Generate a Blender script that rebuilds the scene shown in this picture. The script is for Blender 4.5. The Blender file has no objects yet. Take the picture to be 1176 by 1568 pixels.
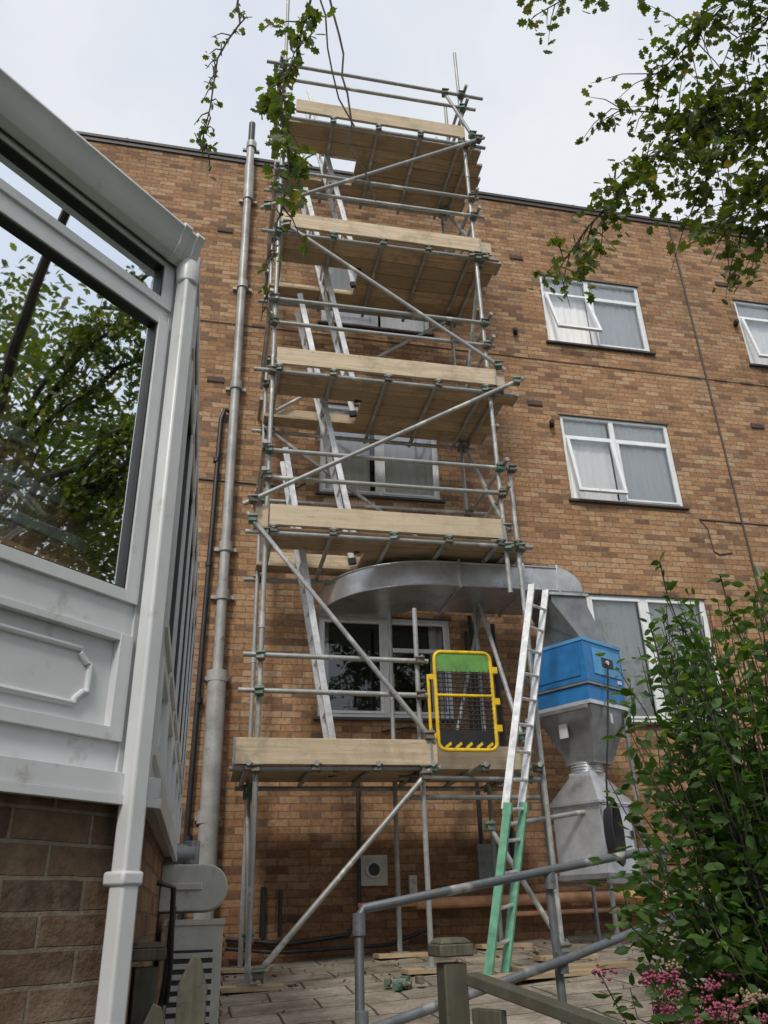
import bpy, math, random
import numpy as np
from mathutils import Vector, Matrix
random.seed(7); rng=np.random.default_rng(7)
S=bpy.context.scene
# ------------------------------------------------------------------ helpers
def link(o,parent=None):
    bpy.context.collection.objects.link(o)
    if parent: o.parent=parent
    return o
def empty(name,parent=None):
    return link(bpy.data.objects.new(name,None),parent)
class MB:
    def __init__(s): s.v=[];s.f=[];s.m=[];s.r=[]
    def add(s,vs,fs,m=0,r=None):
        if r is None: r=random.random()
        b=len(s.v); s.v+= [tuple(v) for v in vs]
        for f in fs: s.f.append([b+i for i in f]); s.m.append(m); s.r.append(r)
    def obox(s,c,a,b,d,m=0,r=None):
        c,a,b,d=map(Vector,(c,a,b,d))
        vs=[c+a*i+b*j+d*k for k in(-1,1) for j in(-1,1) for i in(-1,1)]
        s.add(vs,[(0,2,3,1),(4,5,7,6),(0,1,5,4),(2,6,7,3),(0,4,6,2),(1,3,7,5)],m,r)
    def box(s,x0,x1,y0,y1,z0,z1,m=0,r=None):
        s.obox(((x0+x1)/2,(y0+y1)/2,(z0+z1)/2),((x1-x0)/2,0,0),(0,(y1-y0)/2,0),(0,0,(z1-z0)/2),m,r)
    def rbox(s,c,sx,sy,sz,rz=0,m=0,r=None):
        ca,sa=math.cos(rz),math.sin(rz)
        s.obox(c,(ca*sx/2,sa*sx/2,0),(-sa*sy/2,ca*sy/2,0),(0,0,sz/2),m,r)
    def path(s,pts,rad,m=0,n=10,r=None):
        pts=[Vector(p) for p in pts]
        if not isinstance(rad,(list,tuple)): rad=[rad]*len(pts)
        vs=[];fs=[];up=None
        for i,p in enumerate(pts):
            t=(pts[min(i+1,len(pts)-1)]-pts[max(i-1,0)]).normalized()
            if up is None:
                up=Vector((0,0,1)) if abs(t.z)<.9 else Vector((1,0,0))
            a=t.cross(up)
            if a.length<1e-4: a=t.cross(Vector((0,1,.3)))
            a.normalize(); b=a.cross(t).normalized(); up=b
            for k in range(n):
                an=2*math.pi*k/n
                vs.append(p+(a*math.cos(an)+b*math.sin(an))*rad[i])
        for i in range(len(pts)-1):
            for k in range(n):
                k2=(k+1)%n
                fs.append((i*n+k,i*n+k2,(i+1)*n+k2,(i+1)*n+k))
        fs.append(tuple(range(n))[::-1]); e=(len(pts)-1)*n; fs.append(tuple(range(e,e+n)))
        s.add(vs,fs,m,r)
    def tube(s,p,q,rad=.0242,m=0,n=12,r=None): s.path([p,q],rad,m,n,r)
    def loft(s,secs,m=0,r=None,cap=True):
        n=len(secs[0]); vs=[v for q in secs for v in q]; fs=[]
        for i in range(len(secs)-1):
            for k in range(n):
                k2=(k+1)%n; fs.append((i*n+k,i*n+k2,(i+1)*n+k2,(i+1)*n+k))
        if cap: fs.append(tuple(range(n))[::-1]); e=(len(secs)-1)*n; fs.append(tuple(range(e,e+n)))
        s.add(vs,fs,m,r)
    def build(s,name,mats,parent=None,bevel=0,loc=None,rz=0,smooth=35):
        me=bpy.data.meshes.new(name); me.from_pydata(s.v,[],s.f); me.update()
        for m in mats: me.materials.append(m)
        me.polygons.foreach_set('material_index',s.m)
        at=me.attributes.new('rnd','FLOAT','FACE'); at.data.foreach_set('value',s.r)
        if smooth:
            me.polygons.foreach_set('use_smooth',[True]*len(s.f))
            try: me.set_sharp_from_angle(angle=math.radians(smooth))
            except Exception: pass
        o=link(bpy.data.objects.new(name,me),parent)
        if loc: o.location=loc
        o.rotation_euler[2]=rz
        if bevel:
            b=o.modifiers.new('bevel','BEVEL'); b.width=bevel; b.segments=2; b.limit_method='ANGLE'
        return o
# ------------------------------------------------------------------ materials
def newmat(name):
    m=bpy.data.materials.new(name); m.use_nodes=True; nt=m.node_tree
    return m,nt,nt.nodes['Principled BSDF']
def N(nt,t,**kw):
    n=nt.nodes.new(t)
    for k,v in kw.items():
        if k in n.inputs: n.inputs[k].default_value=v
        else: setattr(n,k,v)
    return n
def mixc(nt,a,b,fac,mode='MIX'):
    n=nt.nodes.new('ShaderNodeMix'); n.data_type='RGBA'; n.blend_type=mode
    for sock,val in ((n.inputs[6],a),(n.inputs[7],b),(n.inputs[0],fac)):
        if hasattr(val,'links') or hasattr(val,'is_output'): nt.links.new(val,sock)
        else: sock.default_value = (*val,1) if isinstance(val,tuple) and len(val)==3 else val
    return n.outputs[2]
def ramp(nt,src,stops):
    n=nt.nodes.new('ShaderNodeValToRGB'); e=n.color_ramp.elements
    while len(e)<len(stops): e.new(.5)
    for i,(p,c) in enumerate(stops):
        e[i].position=p; e[i].color=(c,c,c,1) if not isinstance(c,tuple) else (*c,1)
    nt.links.new(src,n.inputs[0]); return n.outputs[0]
def objco(nt,scale=(1,1,1)):
    tc=nt.nodes.new('ShaderNodeTexCoord'); mp=nt.nodes.new('ShaderNodeMapping'); mp.inputs['Scale'].default_value=scale
    nt.links.new(tc.outputs['Object'],mp.inputs['Vector']); return mp.outputs[0]
def noise(nt,co,scale,detail=4,rough=.6):
    n=N(nt,'ShaderNodeTexNoise'); n.inputs['Scale'].default_value=scale; n.inputs['Detail'].default_value=detail
    n.inputs['Roughness'].default_value=rough; nt.links.new(co,n.inputs['Vector']); return n.outputs[0]
def bump(nt,b,h,strength,dist=.01):
    n=nt.nodes.new('ShaderNodeBump'); n.inputs['Strength'].default_value=strength; n.inputs['Distance'].default_value=dist
    nt.links.new(h,n.inputs['Height']); nt.links.new(n.outputs[0],b.inputs['Normal'])
def plain(name,col,rough=.5,metal=0,var=.25,ns=6,bmp=.0,rndvar=0,dirt=None):
    m,nt,b=newmat(name); co=objco(nt); nz=noise(nt,co,ns)
    dk=tuple(c*(1-var) for c in col); lt=tuple(min(1,c*(1+var*.6)) for c in col)
    c=mixc(nt,dk,lt,ramp(nt,nz,[(.3,0.),(.7,1.)]))
    if dirt:
        n2=noise(nt,co,dirt[1],6,.7); c=mixc(nt,c,dirt[0],ramp(nt,n2,[(dirt[2],0.),(dirt[2]+.12,1.)]))
    if rndvar:
        a=N(nt,'ShaderNodeAttribute',attribute_name='rnd')
        c=mixc(nt,c,tuple(x*(1-rndvar) for x in col),a.outputs['Fac'])
    nt.links.new(c,b.inputs['Base Color']); b.inputs['Roughness'].default_value=rough; b.inputs['Metallic'].default_value=metal
    if bmp: bump(nt,b,noise(nt,co,ns*8),bmp)
    return m
def brickmat(name,c1,c2,c3,mortar,dark=1.0,c4=None):
    m,nt,b=newmat(name); tc=nt.nodes.new('ShaderNodeTexCoord'); sp=nt.nodes.new('ShaderNodeSeparateXYZ'); nt.links.new(tc.outputs['Object'],sp.inputs[0])
    ad=N(nt,'ShaderNodeMath',operation='ADD'); nt.links.new(sp.outputs[0],ad.inputs[0]); nt.links.new(sp.outputs[1],ad.inputs[1])
    cb=nt.nodes.new('ShaderNodeCombineXYZ'); nt.links.new(ad.outputs[0],cb.inputs[0]); nt.links.new(sp.outputs[2],cb.inputs[1])
    co=cb.outputs[0]
    nw=N(nt,'ShaderNodeTexNoise'); nw.inputs['Scale'].default_value=6; nt.links.new(co,nw.inputs['Vector'])
    vm=N(nt,'ShaderNodeVectorMath',operation='MULTIPLY_ADD'); nt.links.new(nw.outputs['Color'],vm.inputs[0]); vm.inputs[1].default_value=(.012,.010,0); nt.links.new(co,vm.inputs[2])
    def br(a,bb,off):
        t=nt.nodes.new('ShaderNodeTexBrick')
        if off:
            mo=nt.nodes.new('ShaderNodeMapping'); mo.inputs['Location'].default_value=(.225*off,.075*off*2,0); nt.links.new(vm.outputs[0],mo.inputs['Vector']); nt.links.new(mo.outputs[0],t.inputs['Vector'])
        else: nt.links.new(vm.outputs[0],t.inputs['Vector'])
        t.inputs['Color1'].default_value=(*a,1); t.inputs['Color2'].default_value=(*bb,1); t.inputs['Mortar'].default_value=(*mortar,1)
        t.inputs['Scale'].default_value=1; t.inputs['Mortar Size'].default_value=.006; t.inputs['Mortar Smooth'].default_value=.3
        t.inputs['Bias'].default_value=0; t.inputs['Brick Width'].default_value=.225; t.inputs['Row Height'].default_value=.075
        return t
    t=br(c1,c2,0); c=t.outputs['Color']
    iv=N(nt,'ShaderNodeMath',operation='SUBTRACT'); iv.inputs[0].default_value=1; nt.links.new(t.outputs['Fac'],iv.inputs[1])
    for off,colr,lo,amt in ((40,c3,.78,.7),(94,c4 or c1,.72,.6),(160,c3,.9,.8)):
        t2=br((0,0,0),(1,1,1),off); burnt=ramp(nt,t2.outputs['Color'],[(lo,0.),(min(1,lo+.1),1.)])
        mu=N(nt,'ShaderNodeMath',operation='MULTIPLY'); nt.links.new(burnt,mu.inputs[0]); nt.links.new(iv.outputs[0],mu.inputs[1])
        mu2=N(nt,'ShaderNodeMath',operation='MULTIPLY'); nt.links.new(mu.outputs[0],mu2.inputs[0]); mu2.inputs[1].default_value=amt
        c=mixc(nt,c,colr,mu2.outputs[0])
    n1=noise(nt,co,.45,5,.65); c=mixc(nt,c,(.70,.66,.64),ramp(nt,n1,[(.42,0.),(.72,.9)]),'MULTIPLY')
    n2=noise(nt,co,22,3,.7); c=mixc(nt,c,(.5,.49,.48),ramp(nt,n2,[(.42,0.),(.75,.95)]),'MULTIPLY')
    mp=nt.nodes.new('ShaderNodeMapping'); mp.inputs['Scale'].default_value=(3.5,.25,1); nt.links.new(co,mp.inputs['Vector'])
    n3=noise(nt,mp.outputs[0],1,5,.7); c=mixc(nt,c,(.58,.56,.56),ramp(nt,n3,[(.50,0.),(.75,.75)]),'MULTIPLY')
    n5=noise(nt,co,1.3,6,.7); lo_=N(nt,'ShaderNodeMapRange'); nt.links.new(sp.outputs[2],lo_.inputs[0]); lo_.inputs[1].default_value=2.6; lo_.inputs[2].default_value=1.8
    m5=N(nt,'ShaderNodeMath',operation='MULTIPLY'); nt.links.new(ramp(nt,n5,[(.52,0.),(.62,.35)]),m5.inputs[0]); nt.links.new(lo_.outputs[0],m5.inputs[1]); c=mixc(nt,c,(.42,.34,.25),m5.outputs[0])
    mr=N(nt,'ShaderNodeMapRange'); nt.links.new(sp.outputs[2],mr.inputs[0]); mr.inputs[1].default_value=.9; mr.inputs[2].default_value=3.6; mr.inputs[3].default_value=dark; mr.inputs[4].default_value=0  # darker towards the base: staining plus lower-wall shade painted into the brick colour
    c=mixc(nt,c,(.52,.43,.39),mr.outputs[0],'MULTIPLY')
    tp=N(nt,'ShaderNodeMapRange'); nt.links.new(sp.outputs[2],tp.inputs[0]); tp.inputs[1].default_value=11.2; tp.inputs[2].default_value=12; tp.inputs[3].default_value=0; tp.inputs[4].default_value=.8
    mt=N(nt,'ShaderNodeMath',operation='MULTIPLY'); nt.links.new(tp.outputs[0],mt.inputs[0]); nt.links.new(ramp(nt,n3,[(.3,.3),(.6,1.)]),mt.inputs[1]); c=mixc(nt,c,(.6,.58,.56),mt.outputs[0],'MULTIPLY')
    nt.links.new(c,b.inputs['Base Color']); b.inputs['Roughness'].default_value=.9
    n4=noise(nt,co,60,3); ml=N(nt,'ShaderNodeMath',operation='MULTIPLY_ADD'); nt.links.new(n4,ml.inputs[0]); ml.inputs[1].default_value=.6; nt.links.new(iv.outputs[0],ml.inputs[2])
    bump(nt,b,ml.outputs[0],.9,.008)
    return m
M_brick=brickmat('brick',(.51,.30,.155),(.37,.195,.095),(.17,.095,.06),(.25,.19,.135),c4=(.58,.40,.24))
M_brick2=brickmat('conservatory_brick',(.19,.12,.072),(.13,.083,.052),(.09,.055,.038),(.24,.20,.15),.3)
M_coping=plain('coping',(.07,.06,.06),.6)
def tubemat(name,col,rust):
    m,nt,b=newmat(name); co=objco(nt); n1=noise(nt,co,9,5,.7)
    a=N(nt,'ShaderNodeAttribute',attribute_name='rnd')
    c=mixc(nt,tuple(x*.55 for x in col),col,ramp(nt,n1,[(.3,0.),(.65,1.)]))
    c=mixc(nt,c,tuple(x*.6 for x in col),a.outputs['Fac'])
    n2=noise(nt,co,25,5,.75); c=mixc(nt,c,rust,ramp(nt,n2,[(.58,0.),(.68,.8)]))
    n3=noise(nt,co,4,3,.6); c=mixc(nt,c,(.62,.61,.57),ramp(nt,n3,[(.58,0.),(.66,.7)]))
    nt.links.new(c,b.inputs['Base Color']); b.inputs['Metallic'].default_value=.3; b.inputs['Roughness'].default_value=.45
    bump(nt,b,n2,.3,.003); return m
M_tube=tubemat('galvanised_tube',(.46,.47,.46),(.17,.11,.07))
M_rail=tubemat('dark_galvanised_tube',(.22,.24,.26),(.13,.09,.06))
M_coup,nt,b=newmat('coupler_metal'); a=N(nt,'ShaderNodeAttribute',attribute_name='rnd')
c=ramp(nt,a.outputs['Fac'],[(0.,(.24,.20,.16)),(.45,(.13,.12,.11)),(.72,(.10,.20,.15)),(1.,(.28,.28,.25))]); nt.links.new(c,b.inputs['Base Color']); b.inputs['Metallic'].default_value=.4; b.inputs['Roughness'].default_value=.6
def woodmat(name,light,dark,sc=(1.2,22,22),spread=.5,stain=.75):
    m,nt,b=newmat(name); tc=nt.nodes.new('ShaderNodeTexCoord'); a=N(nt,'ShaderNodeAttribute',attribute_name='rnd')
    sh=N(nt,'ShaderNodeVectorMath',operation='MULTIPLY_ADD'); cx=nt.nodes.new('ShaderNodeCombineXYZ')
    for i in range(3): nt.links.new(a.outputs['Fac'],cx.inputs[i])
    nt.links.new(cx.outputs[0],sh.inputs[0]); sh.inputs[1].default_value=(37,11,19); nt.links.new(tc.outputs['Object'],sh.inputs[2])
    mp=nt.nodes.new('ShaderNodeMapping'); mp.inputs['Scale'].default_value=sc; nt.links.new(sh.outputs[0],mp.inputs['Vector'])
    g=noise(nt,mp.outputs[0],1.6,6,.65)
    c=mixc(nt,dark,light,ramp(nt,g,[(.34,0.),(.58,1.)]))
    n2=noise(nt,sh.outputs[0],3.5,6,.7); c=mixc(nt,c,tuple(x*.5 for x in dark),ramp(nt,n2,[(.50,0.),(.70,stain)]))
    c=mixc(nt,c,tuple(x*(1-spread) for x in light),ramp(nt,a.outputs['Fac'],[(0.,0.),(1.,.8)]))
    mk=nt.nodes.new('ShaderNodeMapping'); mk.inputs['Scale'].default_value=(4,14,14); nt.links.new(sh.outputs[0],mk.inputs['Vector'])
    n6=noise(nt,mk.outputs[0],2.2,4,.7); c=mixc(nt,c,tuple(x*.45 for x in dark),ramp(nt,n6,[(.62,0.),(.70,.6)]))
    nt.links.new(c,b.inputs['Base Color']); b.inputs['Roughness'].default_value=.8; bump(nt,b,g,.4,.004); return m
M_board=woodmat('scaffold_board',(.58,.44,.28),(.34,.245,.15))
M_toe=woodmat('toe_board_wood',(.66,.54,.38),(.42,.32,.205),(1.0,26,26),.3,.7)
M_oldwood=woodmat('weathered_wood',(.13,.12,.085),(.06,.052,.04),(22,22,1.5))
M_alu=plain('aluminium',(.66,.67,.68),.38,.45,.3,14,.1,dirt=((.40,.39,.36),16,.6))
M_greenfg=plain('green_fibreglass',(.12,.34,.22),.5,0,.35,12,dirt=((.35,.33,.3),10,.62))
M_white=plain('white_upvc',(.63,.64,.66),.35,0,.12,3,dirt=((.42,.41,.38),7,.61))
M_wframe=plain('white_window_frame',(.80,.83,.86),.4,0,.12,5,dirt=((.45,.44,.42),9,.62))
M_grey=plain('grey_pipe_paint',(.37,.37,.36),.45,.15,.3,4,.2,dirt=((.22,.17,.13),6,.57))
M_black=plain('black_plastic',(.02,.02,.022),.45,0,.3,8)
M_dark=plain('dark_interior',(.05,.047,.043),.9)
M_galv=plain('galvanised_sheet',(.60,.62,.65),.32,.65,.2,7,.06,dirt=((.36,.37,.38),3,.57))
M_galvd=plain('dark_sheet_steel',(.24,.25,.26),.40,.45,.3,5,.1)
M_blue=plain('blue_paint',(.02,.19,.48),.4,.1,.25,6,dirt=((.08,.13,.19),8,.62))
M_blue2=plain('light_blue_paint',(.10,.36,.66),.4,.1,.2,6)
M_yellow=plain('yellow_paint',(.75,.50,.02),.45,0,.3,10,dirt=((.25,.18,.08),14,.60))
M_gpanel=plain('green_panel',(.12,.30,.07),.5,0,.3,10,dirt=((.16,.17,.08),14,.58))
M_copper=plain('terracotta_pipe',(.68,.36,.20),.5,0,.3,6)
M_vent=plain('vent_plastic',(.50,.49,.45),.5,0,.2,8,dirt=((.3,.28,.24),8,.58))
M_curt,nt,b=newmat('curtain')
b.inputs['Base Color'].default_value=(.97,.97,.96,1); b.inputs['Roughness'].default_value=.9
def glassmat(name,fac,tint):
    m=bpy.data.materials.new(name); m.use_nodes=True; nt=m.node_tree; nt.nodes.clear()
    o=nt.nodes.new('ShaderNodeOutputMaterial'); mx=nt.nodes.new('ShaderNodeMixShader'); g=nt.nodes.new('ShaderNodeBsdfGlossy'); t=nt.nodes.new('ShaderNodeBsdfTransparent')
    g.inputs['Roughness'].default_value=.015; g.inputs['Color'].default_value=(.92,.96,1,1); t.inputs[0].default_value=(*tint,1)
    fr=nt.nodes.new('ShaderNodeFresnel'); fr.inputs[0].default_value=1.5; ad=N(nt,'ShaderNodeMath',operation='ADD'); ad.use_clamp=True; nt.links.new(fr.outputs[0],ad.inputs[0]); ad.inputs[1].default_value=fac
    tc=nt.nodes.new('ShaderNodeTexCoord'); nz=noise(nt,tc.outputs['Object'],1.1,2); bp=nt.nodes.new('ShaderNodeBump'); bp.inputs['Strength'].default_value=.12; bp.inputs['Distance'].default_value=.02
    nt.links.new(nz,bp.inputs['Height']); nt.links.new(bp.outputs[0],g.inputs['Normal'])
    nt.links.new(ad.outputs[0],mx.inputs[0]); nt.links.new(t.outputs[0],mx.inputs[1]); nt.links.new(g.outputs[0],mx.inputs[2]); nt.links.new(mx.outputs[0],o.inputs[0]); return m
M_glass=glassmat('window_glass',.05,(.99,.99,.99))
M_cglass=glassmat('conservatory_glass',.40,(.75,.79,.77))
M_roofg=glassmat('tinted_roof_glazing',.05,(.22,.25,.24))
def leafmat(name,c1,c2,c3):
    m=bpy.data.materials.new(name); m.use_nodes=True; nt=m.node_tree; b=nt.nodes['Principled BSDF']; o=nt.nodes['Material Output']
    a=N(nt,'ShaderNodeAttribute',attribute_name='rnd'); c=ramp(nt,a.outputs['Fac'],[(0.,c1),(.6,c2),(.93,c2),(1.,c3)])
    tc=nt.nodes.new('ShaderNodeTexCoord'); nz=noise(nt,tc.outputs['Object'],1.7,3); c=mixc(nt,c,(.62,.66,.55),ramp(nt,nz,[(.4,0.),(.65,1.)]),'MULTIPLY')
    nt.links.new(c,b.inputs['Base Color']); b.inputs['Roughness'].default_value=.42
    tr=nt.nodes.new('ShaderNodeBsdfTranslucent'); tcol=mixc(nt,c,(1.9,1.9,.5),1.0,'MULTIPLY'); nt.links.new(tcol,tr.inputs[0])
    mx=nt.nodes.new('ShaderNodeMixShader'); mx.inputs[0].default_value=.4; nt.links.new(b.outputs[0],mx.inputs[1]); nt.links.new(tr.outputs[0],mx.inputs[2]); nt.links.new(mx.outputs[0],o.inputs[0]); return m
M_oak=leafmat('tree_leaf',(.06,.095,.022),(.105,.145,.03),(.24,.18,.05))
M_bush=leafmat('bush_leaf',(.035,.09,.022),(.09,.17,.042),(.18,.26,.08))
M_dead=plain('dead_leaf',(.16,.10,.05),.8)
M_bark=plain('bark',(.055,.045,.035),.9,0,.4,12,.5)
M_pave,nt,b=newmat('paving_slabs'); co=objco(nt); nw=N(nt,'ShaderNodeTexNoise'); nw.inputs['Scale'].default_value=3; nt.links.new(co,nw.inputs['Vector'])
vm=N(nt,'ShaderNodeVectorMath',operation='MULTIPLY_ADD'); nt.links.new(nw.outputs['Color'],vm.inputs[0]); vm.inputs[1].default_value=(.05,.05,0); nt.links.new(co,vm.inputs[2])
t=nt.nodes.new('ShaderNodeTexBrick'); nt.links.new(vm.outputs[0],t.inputs['Vector'])
t.inputs['Color1'].default_value=(.42,.37,.30,1); t.inputs['Color2'].default_value=(.30,.265,.215,1); t.inputs['Mortar'].default_value=(.08,.075,.05,1)
t.inputs['Scale'].default_value=1; t.inputs['Mortar Size'].default_value=.010; t.inputs['Brick Width'].default_value=.6; t.inputs['Row Height'].default_value=.45
c=mixc(nt,t.outputs['Color'],(.42,.40,.36),ramp(nt,noise(nt,co,2.2,6,.7),[(.40,0.),(.66,1.)]),'MULTIPLY')
c=mixc(nt,c,(.55,.5,.45),ramp(nt,noise(nt,co,30,4,.7),[(.48,0.),(.68,.85)]),'MULTIPLY')
nt.links.new(c,b.inputs['Base Color']); b.inputs['Roughness'].default_value=.85; bump(nt,b,noise(nt,co,18,5),.5,.012)
M_soil=plain('soil_and_grass',(.07,.08,.035),.95,0,.5,3,.4)
# ------------------------------------------------------------------ ground
def gz(x,y): return 1.03+.045*min(max(x,-3),9)+.06*min(max(y,-14),0)
def sheet(name,xs,ys,mat,dz):
    v=[(x,y,gz(x,y)+dz) for y in ys for x in xs]; n=len(xs)
    f=[(j*n+i,j*n+i+1,(j+1)*n+i+1,(j+1)*n+i) for j in range(len(ys)-1) for i in range(n-1)]
    mb=MB(); mb.add(v,f,0,.5); return mb.build(name,[mat],smooth=0)
sheet('ground',[-300,-60,-20,-8,-3,0,3,6,9,20,60,300],[-300,-80,-30,-14,-10,-6,-3,0,1,40,300],M_soil,0)
sheet('paving',[-3,0,3,6,9,16],[-5.9,-3,-0.0],M_pave,.012)
# ------------------------------------------------------------------ building
bld=empty('brick_apartment_building')
X0,X1,ZB,ZT=-9,32,.6,12.0
openings=[]
for lvl,(z0,z1) in enumerate([(3.46,4.66),(6.45,7.83),(9.12,10.46)]):
    for k,x in enumerate([-7.6,-4.6,None,4.63,8.05,12.0,15.4,19.4,22.8,26.8]):
        if x is None:
            openings.append((1.18,2.78,(3.46,6.28,9.0)[lvl],(4.66,7.66,10.4)[lvl],'c',lvl))
        else:
            w=1.69; zz0,zz1=z0,z1
            if lvl==0: zz1=5.1
            openings.append((x,x+w,zz0,zz1,'r',lvl))
xs=sorted({X0,X1}|{o[0] for o in openings}|{o[1] for o in openings}); zs=sorted({ZB,ZT}|{o[2] for o in openings}|{o[3] for o in openings})
w=MB()
for i in range(len(xs)-1):
    for j in range(len(zs)-1):
        cx,cz=(xs[i]+xs[i+1])/2,(zs[j]+zs[j+1])/2
        if any(o[0]<cx<o[1] and o[2]<cz<o[3] for o in openings): continue
        w.add([(xs[i],0,zs[j]),(xs[i+1],0,zs[j]),(xs[i+1],0,zs[j+1]),(xs[i],0,zs[j+1])],[(0,1,2,3)],0,.5)
for o in openings:
    a,b_,c_,d_=o[:4]; D=.14
    w.add([(a,0,c_),(b_,0,c_),(b_,0,d_),(a,0,d_),(a,D,c_),(b_,D,c_),(b_,D,d_),(a,D,d_)],[(0,1,5,4),(1,2,6,5),(2,3,7,6),(3,0,4,7)],0,.5)
w.add([(X0,0,ZB),(X0,11,ZB),(X0,11,ZT),(X0,0,ZT),(X1,0,ZB),(X1,11,ZB),(X1,11,ZT),(X1,0,ZT)],[(0,3,2,1),(4,5,6,7),(1,2,6,5)],0,.5)
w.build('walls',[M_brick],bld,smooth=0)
w=MB(); w.box(X0-.04,X1+.04,-.045,11.04,ZT,ZT+.05); w.box(X0-.02,X1+.02,-.025,-.003,ZT-.07,ZT-.002)
x=X0
while x<X1: w.box(x,x+.03,-.05,.3,ZT-.005,ZT+.056); x+=2.4
w.build('roof_coping',[M_coping],bld)
fr=MB(); gl=MB(); cu=MB(); dk=MB(); si=MB()
def curtain(x0,x1,z0,z1,y,ph):
    n=int((x1-x0)/.015)+2; v=[];
    for i in range(n):
        x=x0+(x1-x0)*i/(n-1); a=.008*math.sin(x*58+ph+.8*math.sin(x*9))+.006*math.sin(x*27+ph*2)+.002*math.sin(x*113)
        v+=[(x,y+a*.6,z1),(x+.006*math.sin(x*40),y+a*1.3,z0)]
    cu.add(v,[(2*i,2*i+1,2*i+3,2*i+2) for i in range(n-1)],0)
for idx,(a,b_,c_,d_,st,lvl) in enumerate(openings):
    y0,y1=.022,.082; t=.05
    fr.box(a,b_,y0,y1,d_-t,d_); fr.box(a,b_,y0,y1,c_,c_+t); fr.box(a,a+t,y0+.002,y1-.002,c_+t,d_-t); fr.box(b_-t,b_,y0+.002,y1-.002,c_+t,d_-t)
    mx=a+(b_-a)*(.5 if st=='c' else .47)
    fr.box(mx-.035,mx+.035,y0+.004,y1-.004,c_+t,d_-t)
    for (p,q) in ((a+t,mx-.035),(mx+.035,b_-t)):
        g0,g1=c_+t,d_-t
        opened=(st=='r' and lvl>0 and p==a+t) or (st=='c' and lvl==2 and p!=a+t)
        if st=='r' and lvl>0:
            tz=g1-.30
            fr.box(p,q,y0+.006,y1-.006,tz-.025,tz+.025)
            gl.add([(p,.055,tz+.025),(q,.055,tz+.025),(q,.055,g1),(p,.055,g1)],[(0,1,2,3)]); g1=tz-.025
        if opened:
            an=math.radians(15+5*math.sin(idx*2.3)); h=g1-g0; L=Vector((0,-math.sin(an),-math.cos(an))); nn=Vector((0,-math.cos(an),math.sin(an)))
            top=Vector(((p+q)/2,y0-.01,g1)); X=Vector(((q-p)/2,0,0))
            def bar(u0,u1,v0,v1):
                c=top+Vector((p+(u0+u1)/2-(p+q)/2,0,0))+L*((v0+v1)/2); fr.obox(c,((u1-u0)/2,0,0),L*((v1-v0)/2),nn*.022)
            W=q-p; bar(0,W,0,.045); bar(0,W,h-.045,h); bar(0,.045,.045,h-.045); bar(W-.045,W,.045,h-.045)
            c=top+L*(h/2); gl.add([c-X+L*(h/2-.04),c+X+L*(h/2-.04),c+X-L*(h/2-.04),c-X-L*(h/2-.04)],[(0,1,2,3)])
        else:
            s=.03
            fr.box(p,q,y0-.012,y0+.03,g0,g0+s); fr.box(p,q,y0-.012,y0+.03,g1-s,g1); fr.box(p,p+s,y0-.01,y0+.028,g0+s,g1-s); fr.box(q-s,q,y0-.01,y0+.028,g0+s,g1-s)
            gl.add([(p+s,.042,g0+s),(q-s,.042,g0+s),(q-s,.042,g1-s),(p+s,.042,g1-s)],[(0,1,2,3)])
    if lvl>0 or st=='r':
        r1=random.uniform(.0,.05)
        curtain(a+.005,mx+.0-random.uniform(0,.12),c_+.001,d_-.001,.100,idx)
        curtain(mx+.04+r1,b_-.005,c_+.001,d_-.001,.102,idx*3.1)
    else:
        curtain(a+.03,a+.16,c_,d_,.25,2); curtain(b_-.2,b_-.03,c_,d_,.25,2)
        cu.box(a+.05,b_-.05,.24,.30,c_+.0,c_+.03,1); cu.box(mx+.2,mx+.3,.25,.32,c_+.03,c_+.22,1); cu.box(a+.35,a+.5,.25,.33,c_+.03,c_+.17,1)
        fr.box(mx+.035,b_-.05,y0+.008,y1-.008,d_-.42,d_-.37)
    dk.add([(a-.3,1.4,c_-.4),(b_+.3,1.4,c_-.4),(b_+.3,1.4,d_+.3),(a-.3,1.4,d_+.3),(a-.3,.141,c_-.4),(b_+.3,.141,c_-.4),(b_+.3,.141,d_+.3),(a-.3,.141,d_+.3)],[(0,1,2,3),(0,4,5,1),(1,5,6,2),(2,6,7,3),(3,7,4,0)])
    si.box(a-.05,b_+.05,-.05,.02,c_-.035,c_-.002)
    si.box(a-.02,b_+.02,-.008,.018,d_-.012,d_+.004)
fr.build('window_frames',[M_wframe],bld,bevel=.003); gl.build('window_panes',[M_glass],bld,smooth=0)
cu.build('curtains',[M_curt,M_vent],bld,smooth=80); dk.build('room_interiors',[M_dark],bld,smooth=0); si.build('window_sills',[M_coping],bld,bevel=.003)
w=MB()
for x,z in ((-.24,10.5),(-.21,7.85),(4.28,10.73),(4.27,7.97),(7.9,10.75),(7.85,7.95)):
    w.box(x-.11,x+.11,-.02,-.002,z-.04,z+.04)
    for k in range(5): w.box(x-.1+k*.042,x-.075+k*.042,-.026,-.0205,z-.03,z+.03)
w.build('air_bricks',[plain('air_brick',(.10,.065,.055),.8)],bld)
w=MB()
for x,z in ((4.48,7.62),(8.3,7.65),(7.95,9.9),(4.1,9.2)):
    w.box(x-.03,x+.03,-.05,-.002,z-.03,z+.03); w.box(x-.055,x+.0,-.12,-.05,z-.035,z+.025)
w.build('wall_lights',[M_black],bld,bevel=.004)
w=MB()
w.tube((7.17,-.015,12),(7.17,-.015,2.0),.014); w.path([(-9,-.01,8.82),(.0,-.01,8.8),(5,-.01,8.76),(9,-.01,8.72),(20,-.01,8.7)],.006)
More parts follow.
